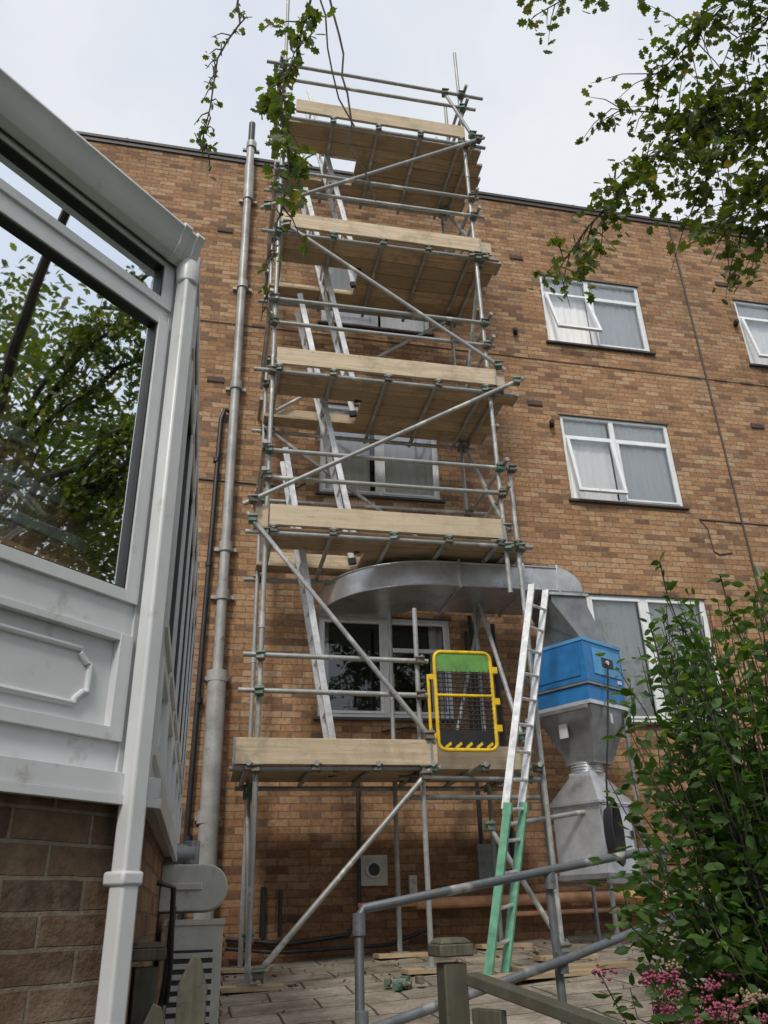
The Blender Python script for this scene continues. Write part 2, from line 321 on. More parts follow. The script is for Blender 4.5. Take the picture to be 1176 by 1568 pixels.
w.path([(6.6,-.01,6.15),(6.5,-.01,6.28),(9,-.01,6.25),(20,-.01,6.2)],.008); w.path([(6.6,-.01,6.15),(6.62,-.01,5.8),(6.7,-.01,5.76),(6.9,-.01,5.8)],.008)
w.path([(7.17,-.015,5.3),(7.3,-.015,5.2),(7.32,-.015,4.2)],.012)
w.path([(-.45,-.01,6.5),(-.42,-.01,6.35),(.9,-.01,6.32),(1.0,-.01,6.4)],.01)
w.build('wall_cables',[M_coping],bld)
dp=empty('drainpipe'); w=MB()
w.tube((.05,-.12,12.7),(.05,-.12,12.2),.05,1,16); w.tube((.05,-.12,12.2),(.06,-.12,3.8),.058,0,18)
w.tube((.06,-.13,3.82),(.08,-.14,1.0),.10,0,20); w.tube((.055,-.12,11.1),(.05,-.12,11.75),.075,0,18)
for z in (12.2,11.1,9.4,7.7,5.4,4.8,3.85,2.4): 
    rr=.078 if z>3.9 else .115
    w.tube((.06,-.12,z-.06),(.06,-.12,z+.06),rr,0,18); w.box(.06-.13,.06+.13,-.05,-.002,z-.02,z+.02)
w.build('pipe_sections',[M_grey,M_black],dp)
bp_=empty('black_waste_pipe'); w=MB(); w.path([(.02,-.06,7.33),(-.06,-.06,7.36),(-.10,-.06,7.2),(-.12,-.06,5),(-.14,-.06,2.4),(-.14,-.06,1.0)],.03,0,12)
for z in (6.6,5.2,3.6,2.2): w.tube((-.12,-.06,z-.03),(-.12,-.06,z+.03),.04,0,12)
w.build('pipe',[M_black],bp_)
sv=empty('wall_services'); w=MB()
w.path([(2.2,-.14,1.56),(4.2,-.14,1.58),(5.6,-.14,1.58),(9,-.14,1.64)],.052,0,12); w.path([(1.6,-.08,1.56),(2.4,-.1,1.56)],.025,0); w.path([(3.2,-.12,1.44),(5.6,-.12,1.46)],.025,0)
w.box(1.62,1.92,-.05,-.003,1.74,2.03,1); w.path([(1.77,-.055,1.89),(1.77,-.10,1.89)],.085,1,20); w.path([(1.77,-.1005,1.89),(1.77,-.106,1.89)],.06,2,20)
w.box(2.9,3.12,-.09,-.003,1.75,2.12,3); w.box(2.15,2.23,-.06,-.003,1.65,1.83,1)
w.path([(1.62,-.05,3.2),(1.62,-.05,1.5),(1.5,-.05,1.3),(.9,-.05,1.24),(.3,-.05,1.3)],.022,2); w.path([(.3,-.1,1.22),(.8,-.1,1.17),(1.9,-.1,1.2),(2.4,-.1,1.35)],.018,2)
w.path([(.65,-.05,1.3),(.65,-.05,1.75)],.03,2); w.path([(.82,-.05,1.3),(.82,-.05,1.72)],.02,2)
w.path([(3.05,-.05,3.2),(3.05,-.05,4.4),(3.02,-.06,4.7)],.03,2); w.path([(2.96,-.05,2.0),(2.96,-.05,4.5)],.022,2); w.path([(3.3,-.08,1.9),(3.3,-.08,4.6)],.028,2)
w.path([(1.9,-.04,3.3),(2.2,-.04,3.35),(2.7,-.04,3.3),(3.1,-.04,3.1)],.012,2)
w.build('pipes_and_vents',[M_copper,M_vent,M_black,M_galvd],sv,bevel=.002)
# ------------------------------------------------------------------ scaffolding
sc=empty('scaffolding_tower'); T=MB(); K=MB(); B=MB(); TB=MB()
FY,BY=-1.65,-.48
XL,XM,XR,XR2=.43,1.93,2.95,3.09
decks=[2.70,4.97,6.92,8.97,11.03]
def coup(x,y,z,s=1):
    K.rbox((x,y-.005,z),.075*s,.085*s,.07*s,random.uniform(-.3,.3)); 
    K.tube((x-.05*s,y-.05*s,z+.015),(x+.045*s,y-.055*s,z+.02),.013,0,8)
    K.tube((x+.03*s,y-.01,z-.05*s),(x+.03*s,y-.01,z+.055*s),.012,0,8)
def stand(x,y,z0,z1,foot=True):
    j=random.uniform(-.012,.012)
    if foot:
        z0=gz(x,y)+.06; B.rbox((x+.02,y,gz(x,y)+.034),.52,.22,.038,random.uniform(-.3,.3)); T.box(x-.075,x+.075,y-.075,y+.075,gz(x,y)+.055,gz(x,y)+.063)
    T.tube((x,y,z0),(x+j,y,z1))
    z=z0+random.uniform(1.8,3)
    while z<z1-.6:
        T.tube((x+j*(z-z0)/(z1-z0),y,z-.08),(x+j*(z-z0)/(z1-z0),y,z+.08),.031); z+=random.uniform(3,4.5)
stand(XL,FY,0,13.9); stand(XL,BY,0,12.6); stand(XM,FY,0,4.18); stand(XM,BY,0,4.9); stand(XR2,FY,0,5.9); stand(XR,FY,4.4,13.0,False); stand(XR,BY,0,12.6)
stand(XR-.1,FY+.35,11.0,12.25,False)
def ledger(x0,x1,y,z,xsn=(XL,XR),r=.0242):
    dz=random.uniform(-.012,.012)
    T.tube((x0,y,z-dz),(x1,y,z+dz),r)
    for q in xsn: coup(q,y,z)
for i,z in enumerate(decks):
    if i==0:
        ledger(.2,2.08,FY-.05,z-.06,(XL,XM)); ledger(.3,3.2,BY+.05,z-.06); ledger(1.8,3.25,FY+.4,z-.08,(XM,XR2)); 
        for x in (.36,.95,1.5,2.0,2.5,3.02): T.tube((x,FY-.12,z-.026),(x,BY+.15,z-.026)); coup(x,FY-.05,z-.05)
    else:
        ledger(XL-.2,XR+.28,FY-.05,z-.075,(XL,XR) if i>1 else (XL,XR,XR2)); ledger(XL-.15,XR+.2,BY+.05,z-.075)
        for x in (XL+.07,1.1,1.72,2.3,XR-.08,XR+.1): T.tube((x,FY-.12,z-.026),(x,BY+.18,z-.026)); coup(x,FY-.06,z-.05)
    for k in range(5):
        y=FY+.07+k*.228; xa=XL+.02+random.uniform(-.05,.05); xb=XR+random.uniform(.25,.42)
        if i==0: xa=.25; xb=2.0 if k<2 else 3.2
        if i>0 and k in (2,3): xa=1.52
        if i==1: xb=XR+.3
        z_=z+random.uniform(0,.006); B.box(xa,xb,y,y+.220,z_,z_+.038)
        T.box(xb-.03,xb+.003,y-.002,y+.222,z_-.003,z_+.041,0,.9)
TB.box(.24,2.0,FY-.115,FY-.077,2.66,2.885); TB.box(2.0,2.05,FY-.11,FY-.08,2.67,2.87)
TB.box(2.03,3.1,FY+.36,FY+.398,2.70,2.92)
TB.box(.46,2.90,FY-.115,FY-.077,4.955,5.18); TB.box(.32,.45,FY-.05,FY-.012,4.95,5.17)
TB.box(.47,3.0,FY-.115,FY-.077,6.91,7.13); TB.box(2.6,3.12,FY-.074,FY-.04,6.93,7.12)
TB.box(.46,2.99,FY-.115,FY-.077,8.95,9.175); TB.box(2.88,3.14,FY-.074,FY-.04,8.96,9.16)
TB.box(.60,2.93,FY-.115,FY-.077,11.03,11.255)
for (xe,za,zb2) in ((2.0,2.66,2.885),(.24,2.66,2.885),(2.90,4.955,5.18),(3.0,6.91,7.13),(2.99,8.95,9.175)):
    T.box(xe-.018,xe+.003,FY-.118,FY-.074,za-.003,zb2+.003,0,.9)
for z in decks[1:]:
    TB.box(XR+.03,XR+.066,FY+.1,BY,z+.04,z+.25)
    TB.box(.5,2.95,BY+.0,BY+.038,z+.04,z+.25)
for (z,xa,xb,xsn) in ((3.31,.24,2.02,(XL,XM)),(3.64,.27,2.02,(XL,XM)),(5.52,.38,3.0,(XL,XR)),(5.84,.42,3.15,(XL,XR,XR2)),(7.52,.38,3.05,(XL,XR)),(7.86,.3,3.02,(XL,XR)),(9.62,.3,3.1,(XL,XR)),(9.95,.35,3.05,(XL,XR)),(11.72,.5,3.15,(XL,XR)),(12.0,.18,3.28,(XL,XR))):
    ledger(xa,xb,FY-.05,z,xsn)
    if z>4: ledger(xa+.1,xb+.05,BY-.05,z+random.uniform(-.04,.04))
    if z>4:
        T.tube((XR+.05,FY-.18,z+.05),(XR+.05,BY+.2,z+.05)); coup(XR+.03,FY,z+.05); T.tube((XL-.05,FY-.15,z+.04),(XL-.05,BY+.15,z+.04)); coup(XL-.03,FY,z+.05)
for p,q in (((.46,FY-.1,1.04),(1.97,FY-.1,2.62)),((.24,FY-.1,5.07),(2.03,FY-.1,2.86)),((.19,FY-.12,5.15),(3.33,FY-.12,7.04)),((3.12,FY-.11,7.14),(.45,FY-.11,9.02)),((.2,FY-.12,9.17),(3.2,FY-.12,11.08)),
            ((XR,FY+.05,2.9),(XR,BY-.05,4.9)),((XL,FY+.05,1.3),(XL,BY,2.6)),((XR+.04,FY,5.1),(XR+.04,BY,6.85)),((XR+.04,BY,7.1),(XR+.04,FY,8.9)),((XR+.04,FY,9.1),(XR+.04,BY,11)),((2.55,-1.5,2.2),(3.1,-1.7,1.15)),
            ((XR+.12,FY-.05,11.15),(XR-.25,FY-.05,12.0)),((2.5,BY,2.7),(3.1,BY,4.9)),((XR,BY-.05,5.0),(XL,BY-.05,6.85)),((XL,BY-.05,7.0),(XR,BY-.05,8.9))):
    T.tube(p,q); 
    for e in (p,q):
        v=Vector(p).lerp(Vector(q),.03 if e is p else .97); coup(v.x,v.y,v.z,1.1)
for z in (3.0,6.0,7.3,9.4): T.tube((XR+.1,BY,z),(XR+.1,-.02,z)); T.tube((XL-.05,BY,z),(XL-.05,-.02,z))
T.tube((1.9,FY+.4,2.45),(3.2,FY+.42,2.45)); T.tube((2.85,-1.3,2.2),(3.9,-1.3,2.35)); T.tube((3.0,-1.62,3.55),(3.6,-.4,3.7)); T.tube((3.0,-1.62,3.1),(3.6,-.4,3.2))
T.build('tubes',[M_tube],sc); K.build('couplers',[M_coup],sc,bevel=.006); B.build('deck_boards',[M_board],sc,bevel=.004); TB.build('toe_boards',[M_toe],sc,bevel=.005)
def ladder(A0,A1,B0,B1,mats,split=None,sect=.032):
    A0,A1,B0,B1=map(Vector,(A0,A1,B0,B1)); mb=MB(); e=empty('ladder'); ax=(A1-A0).normalized(); wd=(B0-A0).normalized(); nn=ax.cross(wd).normalized(); L=(A1-A0).length
    for P,Q in ((A0,A1),(B0,B1)):
        if split:
            m=P.lerp(Q,split); mb.obox((P+m)/2,(m-P)/2,wd*.018,nn*sect,1); mb.obox((m+Q)/2+nn*.02-ax*.002,(Q-m)/2,wd*.014,nn*sect,0)
            mb.obox(m,ax*.05,wd*.020,nn*(sect+.004),1)
        else: mb.obox((P+Q)/2,(Q-P)/2,wd*.014,nn*sect,0)
        mb.obox(P-ax*.02,ax*.035,wd*.024,nn*(sect+.01),2)
    n=int(L/.25)
    for k in range(1,n):
        t=k/n; mb.tube(A0.lerp(A1,t),B0.lerp(B1,t),.015,0,8)
    mb.build('rails_and_rungs',mats,e)
for (xf,zf,xt,zt) in ((1.22,2.75,.64,6.2),(1.44,5.02,.76,8.45),(1.47,6.97,.8,10.3),(1.5,9.02,.82,12.3)):
    ladder((xf,-1.16,zf),(xt,-1.16,zt),(xf,-.84,zf),(xt,-.84,zt),[M_alu,M_alu,M_black])
ladder((2.08,-2.62,gz(2.08,-2.6)+.03),(3.10,-1.92,4.40),(2.31,-2.35,gz(2.3,-2.35)+.03),(3.36,-1.66,4.45),[M_alu,M_greenfg,M_black],.36)
# gate
g=empty('safety_gate'); w=MB(); gy=FY-.09; x0,x1,z0,z1=2.07,2.63,2.80,3.72
R=.07; pts=[]
for cx,cz,a0 in ((x1-R,z1-R,0),(x0+R,z1-R,90),(x0+R,z0+R,180),(x1-R,z0+R,270)):
    for k in range(5): an=math.radians(a0+k*22.5); pts.append((cx+R*math.cos(an),gy,cz+R*math.sin(an)))
pts.append(pts[0]); w.path(pts,.018,0,10)
w.tube((x0,gy,3.30),(x1,gy,3.30),.016); w.box(x0+.02,x1-.02,gy-.004,gy+.004,3.53,3.71,1); w.box(x0+.02,x1-.02,gy-.004,gy+.004,2.82,2.98,2)
for k in range(12): x=x0+.03+k*.0455; w.tube((x,gy,2.95),(x,gy,3.55),.0055,2,6)
for k in range(13): z=2.99+k*.043; w.tube((x0,gy-.006,z),(x1,gy-.006,z),.0055,2,6)
for z in (3.55,3.25,3.0): w.box(x1+.01,x1+.06,gy-.02,gy+.02,z-.03,z+.03)
for k in range(5): w.obox((x0+.09+k*.1,gy-.006,2.84),(.03,0,.022),(0,.001,0),(.005,0,-.012),0)
w.tube((x0-.06,gy+.03,2.75),(x0-.06,gy+.03,3.5),.016); w.box(x0-.06,x0,gy,gy+.03,3.45,3.5); w.box(x0-.06,x0,gy,gy+.03,2.9,2.95)
w.build('frame_and_mesh',[M_yellow,M_gpanel,M_black],g)
# ------------------------------------------------------------------ extraction duct
d=empty('extraction_duct'); w=MB(); zt,zb=4.90,4.63
secs=[]
def rect(pa,pb): return [(pa[0],pa[1],zb),(pb[0],pb[1],zb),(pb[0],pb[1],zt),(pa[0],pa[1],zt)]
cx,cy,Ro,Ri=2.35,-.03,1.17,.32
for k in range(25):
    a=math.radians(180+k*90/24); secs.append(rect((cx+Ro*math.cos(a),cy+Ro*math.sin(a)),(cx+Ri*math.cos(a),cy+Ri*math.sin(a))))
w.loft(secs); w.loft([rect((2.35,cy-Ro+.001),(2.35,cy-Ri)),rect((3.72,cy-Ro+.001),(3.72,cy-Ri))])
secs=[]
for k in range(7):
    a=math.radians(90-k*15)
    secs.append([(3.72+.27*math.cos(a),cy-Ro,zb+.0+.27*math.sin(a)),(3.72+.27*math.cos(a),cy-Ri,zb+.27*math.sin(a)),(3.72,cy-Ri,zb),(3.72,cy-Ro,zb)])
w.loft(secs)
for x in (2.56,3.3,3.70): w.box(x-.012,x+.012,cy-Ro-.03,cy-Ri+.03,zb-.03,zt+.03)
for z in (zb-.004,zt-.006):
    pts=[(cx+(Ro+.006)*math.cos(math.radians(180+k*90/24)),cy+(Ro+.006)*math.sin(math.radians(180+k*90/24)),z+.005) for k in range(25)]+[(3.72,cy-Ro-.006,z+.005)]
    w.path(pts,.010,0,8)
def sq(c,s,z,rz,s2=None):
    s2=s2 or s; ca,sa=math.cos(rz),math.sin(rz); return [(c[0]+ca*i*s/2-sa*j*s2/2,c[1]+sa*i*s/2+ca*j*s2/2,z) for i,j in((-1,-1),(1,-1),(1,1),(-1,1))]
C=(3.86,-1.05); rz=math.radians(30)
w.loft([sq((3.80,-.9),.40,4.63,0,.62),sq((3.80,-.9),.40,4.5,0,.6),sq((3.93,-1.0),.48,4.02,rz)],1); w.loft([sq((3.80,-.9),.46,4.60,0,.66),sq((3.80,-.9),.46,4.57,0,.66)])
w.loft([sq(C,.68,3.99,rz),sq(C,.68,3.55,rz)],2); w.loft([sq(C,.69,3.545,rz),sq(C,.69,3.52,rz)],1); w.loft([sq(C,.65,3.515,rz),sq(C,.65,3.36,rz)],2); w.loft([sq(C,.70,4.005,rz),sq(C,.70,3.97,rz)],3)
ux=Vector((math.cos(rz),math.sin(rz),0)); uy=Vector((-math.sin(rz),math.cos(rz),0)); cc=Vector((C[0],C[1],0))
w.obox(cc-uy*.345+ux*.05+Vector((0,0,3.78)),ux*.24,uy*.006,(0,0,.14),3); w.obox(cc-uy*.352+ux*.05+Vector((0,0,3.78)),ux*.10,uy*.006,(0,0,.05),4)
w.tube(cc-uy*.355+ux*.03+Vector((0,0,3.78)),cc-uy*.375+ux*.03+Vector((0,0,3.78)),.025,0,12); w.obox(cc-uy*.345+ux*.24+Vector((0,0,3.60)),ux*.03,uy*.008,(0,0,.02),5)
w.obox(cc-ux*.345+Vector((0,0,3.77)),uy*.27,ux*.006,(0,0,.16),2)
w.loft([sq(C,.64,3.34,rz),sq(C,.62,3.20,rz),sq(C,.34,2.82,rz),sq(C,.34,2.78,rz)],1); w.loft([sq(C,.68,3.36,rz),sq(C,.68,3.32,rz)])
w.obox(cc-uy*.32+Vector((0,0,3.2)),ux*.02,uy*.02,(0,0,.05),0); w.obox(cc-ux*.31+uy*.05+Vector((0,0,3.1)),uy*.05,ux*.01,(0,0,.07),5)
secs=[]
for k in range(9): 
    z=2.80-k*.014; r_=.16+(.012 if k%2 else 0); secs.append([(C[0]-.04+r_*math.cos(t),C[1]+r_*math.sin(t),z) for t in [i*math.pi/8 for i in range(16)]])
w.loft(secs); C2=(3.80,-1.08)
w.loft([sq(C2,.26,2.70,rz),sq(C2,.26,2.66,rz),sq(C2,.60,2.40,rz),sq(C2,.60,2.36,rz)]); w.loft([sq(C2,.64,2.40,rz),sq(C2,.64,2.375,rz)]); w.loft([sq(C2,.55,2.375,rz),sq(C2,.55,1.75,rz)]); w.loft([sq(C2,.61,1.76,rz),sq(C2,.61,1.72,rz)],1)
c2=Vector((C2[0],C2[1],0))
w.obox(c2-uy*.28+Vector((0,0,2.1)),ux*.22,uy*.006,(0,0,.2),0)
for q in(-.2,.2): w.obox(c2-uy*.29+ux*q+Vector((0,0,2.1)),ux*.012,uy*.015,(0,0,.04),4)
w.obox(c2-uy*.289+ux*.1+Vector((0,0,2.2)),ux*.05,uy*.002,(0,0,.04),5); w.obox(c2-uy*.289+ux*.02+Vector((0,0,1.98)),ux*.03,uy*.002,(0,0,.03),3)
w.build('duct_sections',[M_galv,M_galvd,M_blue,M_blue2,M_black,M_white],d,bevel=.004)
w=MB()
for sx,sy in ((-1,-1),(1,-1),(1,1),(-1,1)):
    p=c2+ux*sx*.33+uy*sy*.33; zg=gz(p.x,p.y); top=1.75 if sx<0 and sy<0 else 3.3
    w.obox((p.x,p.y,(zg+top)/2),ux*.02,uy*.003,(0,0,(top-zg)/2-.005)); w.obox((p.x,p.y+.02,(zg+top)/2),ux*.003,uy*.02,(0,0,(top-zg)/2-.005))
for s in(-1,1):
    w.obox(c2+uy*.33*s+Vector((0,0,1.69)),ux*.36,uy*.02,(0,0,.022)); w.obox(c2+ux*.345*s+Vector((0,0,1.735)),uy*.34,ux*.02,(0,0,.022)); w.obox(c2+ux*.345*s+Vector((0,0,3.28)),uy*.34,ux*.02,(0,0,.02))
w.build('support_frame',[M_galvd],d)
w=MB()
for k in range(7):
    pts=[]
    for t in range(17):
        a=t/16*2*math.pi; pts.append(c2-uy*(.31+.011*k)-ux*(.22-.008*k)+ux*((.055+.005*k)*math.cos(a))+Vector((0,0,2.10+(.21+.012*k)*math.sin(a))))
    w.path(pts,.013,0,7)
w.path([c2-uy*.33-ux*.22+Vector((0,0,2.3)),c2-uy*.38-ux*.24+Vector((0,0,2.6)),cc-uy*.35-ux*.14+Vector((0,0,3.0)),cc-uy*.37+ux*.02+Vector((0,0,3.74))],.010,0,7)
w.build('coiled_hose',[M_black],d)
# ------------------------------------------------------------------ conservatory
cv=empty('conservatory')
Cc=Vector((-.17,-6.66,0))
FR=MB(); CG=MB(); GK=MB(); GU=MB()
def face(origin,e,n,s1,mulls,gut=None):
    o=Vector(origin); e=Vector(e).normalized(); n=Vector(n).normalized()
    def fb(mb,s0,s1_,n0,n1,z0,z1,m=0): mb.obox(o+e*(s0+s1_)/2+n*(n0+n1)/2+Vector((0,0,(z0+z1)/2)),e*((s1_-s0)/2),n*((n1-n0)/2),(0,0,(z1-z0)/2),m)
    fb(FR,-.0,.10,-.07,.02,1.82,3.60) 
    fb(FR,.10,s1,-.06,.012,3.55,3.62); fb(FR,.10,s1,-.06,.014,2.19,2.285); fb(FR,.10,s1,-.06,.012,1.82,1.90); fb(FR,.1,s1,-.05,.018,3.30,3.355)
    fb(FR,-.02,s1,-.1,.055,1.765,1.818); fb(FR,-.02,s1,.04,.06,1.74,1.764)
    prev=.10
    for q in mulls:
        fb(FR,q,q+.07,-.065,.02,1.90,3.55)
        for (z0,z1,h) in ((2.285,3.30,1),(3.355,3.55,1),(1.90,2.19,0)):
            a,b=prev,q; f=.045
            fb(FR,a,a+f,-.045,.028,z0,z1); fb(FR,b-f,b,-.045,.028,z0,z1)
            fb(FR,a+f,b-f,-.044,.027,z0,z0+.035); fb(FR,a+f,b-f,-.044,.027,z1-.02,z1)
            a+=f;b-=f; z0+=.035; z1-=.02
            if h:
                pz=[o+e*a+Vector((0,0,z0)),o+e*b+Vector((0,0,z0)),o+e*b+Vector((0,0,z1)),o+e*a+Vector((0,0,z1))]; CG.add(pz,[(0,1,2,3)])
                for (u0,u1,v0,v1) in ((a,a+.006,z0,z1),(b-.006,b,z0,z1),(a,b,z0,z0+.006),(a,b,z1-.006,z1)): fb(GK,u0,u1,-.004,.020,v0,v1)
            else:
                fb(FR,a,b,-.03,.0,z0,z1)
                m_=.07; A0,A1,Z0,Z1=a+m_,b-m_,z0+.045,z1-.045
                if A1-A0>.15:
                    c=.035; P=[(A0+c,Z0),(A1-c,Z0),(A1-c,Z0+.012),(A1-.012,Z0+c),(A1,Z0+c),(A1,Z1-c),(A1-.012,Z1-c),(A1-c,Z1-.012),(A1-c,Z1),(A0+c,Z1),(A0+c,Z1-.012),(A0+.012,Z1-c),(A0,Z1-c),(A0,Z0+c),(A0+.012,Z0+c),(A0+c,Z0+.012),(A0+c,Z0)]
                    FR.path([o+e*u+n*.004+Vector((0,0,v)) for u,v in P],.009,0,8)
        prev=q+.07
    fb(FR,-.01,s1,-.02,.025,3.621,3.69)
    if gut is not None:
        prof=[(.028,3.665),(.118,3.665),(.124,3.65),(.108,3.63),(.100,3.59),(.075,3.555),(.045,3.545),(.028,3.56)]
        GU.loft([[o+e*s+n*a+Vector((0,0,z)) for a,z in prof] for s in (gut,s1)])
        for s in (gut+.0,gut+.06,.9):
            GU.loft([[o+e*q+n*(a*1.04+.001)+Vector((0,0,3.60+(z-3.60)*1.1)) for a,z in prof] for q in (s-.004,s+.03)])
eL=(-.7071,-.7071,0); nL=(.7071,-.7071,0)
face(Cc,eL,nL,1.6,[1.45],gut=.07)
face(Cc,(0,1,0),(1,0,0),4.2,[.62,1.25,1.9,2.55,3.2,3.85])
A2=Cc+Vector(eL)*1.6
face(A2,(-1,0,0),(0,-1,0),3.0,[.8,1.5,2.2,2.85],gut=0)
FR.build('frames',[M_white],cv,bevel=.004); CG.build('glazing',[M_cglass],cv,smooth=0); GK.build('gaskets',[M_black],cv,smooth=0); GU.build('gutter',[M_white],cv,bevel=.003)
dpx=Cc+Vector(eL)*.075+Vector(nL)*.065
w=MB(); w.box(-.027,.027,-.027,.027,.5,3.50)
for z in (1.55,1.22): w.box(-.034,.034,-.032,.045,z,z+.035)
w.path([(0,0,3.47),(0,0,3.53),(.0,.0,3.57)],[.036,.042,.036],0,16)
w.build('downpipe',[M_white],cv,bevel=.008,loc=tuple(dpx),rz=math.radians(45))
mb=MB(); mb.box(0,1.59,0.0,.2,.1,1.763)
mb.build('dwarf_wall',[M_brick2],cv,loc=tuple(A2),rz=math.radians(45),smooth=0)
mb=MB(); mb.box(0.003,4.25,.0,.2,.1,1.762); mb.build('dwarf_wall',[M_brick],cv,loc=(-.172,-6.66,0),rz=math.radians(90),smooth=0)
mb=MB(); mb.box(-3.0,-.005,.005,.2,.1,1.761); mb.build('dwarf_wall',[M_brick2],cv,loc=tuple(A2),smooth=0)
w=MB(); rg=Vector((-2.3,-4.9,4.55)); r2=Vector((-2.3,-2.5,4.55)); ze=3.70
ev=[Vector((-.17,-2.46,ze)),Vector((-.17,-6.66,ze)),Vector((A2.x,A2.y,ze)),Vector((A2.x-3,A2.y,ze)),Vector((A2.x-3,-2.46,ze))]
w.add([ev[0],ev[1],rg,r2],[(0,1,2,3)],0); w.add([ev[1],ev[2],rg],[(0,1,2)],0); w.add([ev[2],ev[3],rg],[(0,1,2)],0); w.add([ev[3],ev[4],r2,rg],[(0,1,2,3)],0)
def bar(a,b): 
    a=Vector(a);b=Vector(b); t=(b-a).normalized(); s=t.cross(Vector((0,0,1))).normalized(); w.obox((a+b)/2-Vector((0,0,.03)),(b-a)/2,s*.035,t.cross(s)*.04,1)
bar(ev[1],rg);bar(ev[2],rg);bar(ev[3],rg);bar(rg,r2)
for k in range(1,6): a=ev[1].lerp(ev[0],k/6); bar(a,(rg.x,max(a.y,rg.y),4.55))
for k in range(1,3): bar(ev[1].lerp(ev[2],k/3),rg)
for k in range(1,4): bar(ev[2].lerp(ev[3],k/4),rg)
w.build('roof',[M_roofg,M_white],cv,smooth=0)
w=MB(); w.box(-4.3,-.4,-7.7,-2.5,.9,1.2,0); w.box(-4.4,-4.3,-7.7,-2.5,1.2,3.7,0); w.box(-4.3,-.4,-2.5,-2.42,1.2,3.7,0); w.rbox((-1.9,-5.3,1.6),1.2,.6,.8,.4,1); w.rbox((-2.7,-4.1,1.7),.9,.5,1.0,-.2,1)
w.build('interior',[plain('interior_tile',(.09,.06,.04),.8),plain('furniture',(.12,.07,.04),.6)],cv,smooth=0)
# ------------------------------------------------------------------ AC condenser and cowl
ac=empty('air_conditioning_unit'); w=MB(); ax0,ax1,ay0,ay1=-.13,.13,-4.75,-3.98
zb_=.93; w.box(ax0,ax1,ay0,ay1,zb_-.05,zb_+.52); w.box(ax0-.008,ax1+.008,ay0-.008,ay1+.008,zb_+.52,zb_+.545)
w.box(ax0+.03,ax1-.04,ay0-.004,ay0-.001,zb_+.03,zb_+.42,1)
for k in range(9): w.box(ax0+.03,ax1-.04,ay0-.014,ay0-.0045,zb_+.05+k*.042,zb_+.072+k*.042,0)
for k in range(12): w.tube((ax1+.012,ay0+.08,zb_+.03+k*.04),(ax1+.012,ay1-.08,zb_+.03+k*.04),.004,1,6)
for y in (ay0+.1,ay1-.1): w.box(ax0,ax1,y-.03,y+.03,gz(0,y)-.1,zb_-.052,1)
w.path([(ax0+.03,ay0-.02,zb_+.6),(ax0+.02,ay0-.04,zb_+.3),(ax0-.01,ay0-.03,zb_+.1)],.014,1)
w.path([(-.17,-5.1,1.62),(-.1,-5.1,1.6),(-.09,-5.0,1.3),(-.1,-4.8,1.15)],.012,1)
w.build('casing',[M_vent,M_black],ac,bevel=.006)
ev_=empty('extractor_cowl'); w=MB(); z0,z1=1.51,1.71; sec=lambda y:[(-.17,y,z0)]+[(.04+.1*math.cos(a),y,(z0+z1)/2+.1*math.sin(a)) for a in [math.radians(-90+i*18) for i in range(11)]]+[(-.17,y,z1)]
w.loft([sec(-4.72),sec(-4.5)]); w.loft([[(x*1.05+.0,y,(z0+z1)/2+(z-(z0+z1)/2)*1.08) for x,_,z in sec(0)] for y in (-4.60,-4.585)]); w.box(-.12,.02,-4.735,-4.722,1.60,1.63)
w.tube((-.17,-4.4,1.78),(-.02,-4.4,1.78),.05,1,14); w.tube((-.04,-4.4,1.72),(-.04,-4.4,1.84),.04,1,12)
w.build('cowl',[M_vent,M_galvd],ev_,bevel=.004)
# ------------------------------------------------------------------ handrail
h=empty('metal_handrail'); w=MB(); hr=.0195
w.path([(.67,-5.31,.7),(.67,-5.31,1.47),(.69,-5.31,1.495),(1.6,-5.17,1.635),(2.34,-4.86,1.74),(2.9,-4.6,1.82)],hr,0,14)
w.path([(.64,-5.42,1.06),(1.62,-5.19,1.27),(2.43,-4.8,1.43),(3,-4.5,1.54)],hr,0,14)
w.path([(1.61,-5.14,.7),(1.60,-5.14,1.62)],hr,0,14); w.path([(2.43,-4.83,.8),(2.36,-4.86,1.72)],hr,0,14)
for p in ((.67,-5.31,1.44),(1.6,-5.16,1.6),(1.61,-5.17,1.26),(.67,-5.35,1.09),(2.4,-4.84,1.42)): w.tube((p[0],p[1],p[2]-.045),(p[0],p[1],p[2]+.04),.027,0,14)
w.build('rails',[M_rail],h)
# ------------------------------------------------------------------ fence bits
def post(loc,s,zt_,rz=.3):
    w=MB(); w.rbox((0,0,(zt_-.2)/2),s,s,zt_-.2-.0); w.rbox((0,0,zt_-.2+.0),s*.9,s*.9,.3); w.rbox((0,0,zt_-.02),s*1.35,s*1.35,.03); w.loft([sq((0,0),s*1.3,zt_-.004,0),sq((0,0),s*.9,zt_+.010,0)])
    return w
w=post(None,.072,1.40)
e=empty('wooden_fence'); w.build('post',[M_oldwood],e,bevel=.004,loc=(.68,-6.65,0),rz=.1)
w=MB()
for k in range(10): w.box(.05+k*.105,.150+k*.105,-.012,.012,.2,1.25-.012*(k%3)-k*.022,0)
w.obox((.5,.03,.95),(.45,0,-.02),(0,.02,0),(0,0,.035),0); w.obox((.5,0,1.225),(.45,0,-.09),(0,.026,0),(0,0,.014),0)
w.build('panel',[M_oldwood],e,bevel=.003,loc=(.69,-6.68,0),rz=math.radians(-62))
e=empty('garden_gate_post'); w=post(None,.07,1.41); w.build('post',[M_oldwood],e,bevel=.004,loc=(-.125,-6.42,0),rz=.2)
w=MB(); prof=[(-.035,.3),(.035,.3),(.035,1.32),(.015,1.385),(-.005,1.395),(-.035,1.33)]
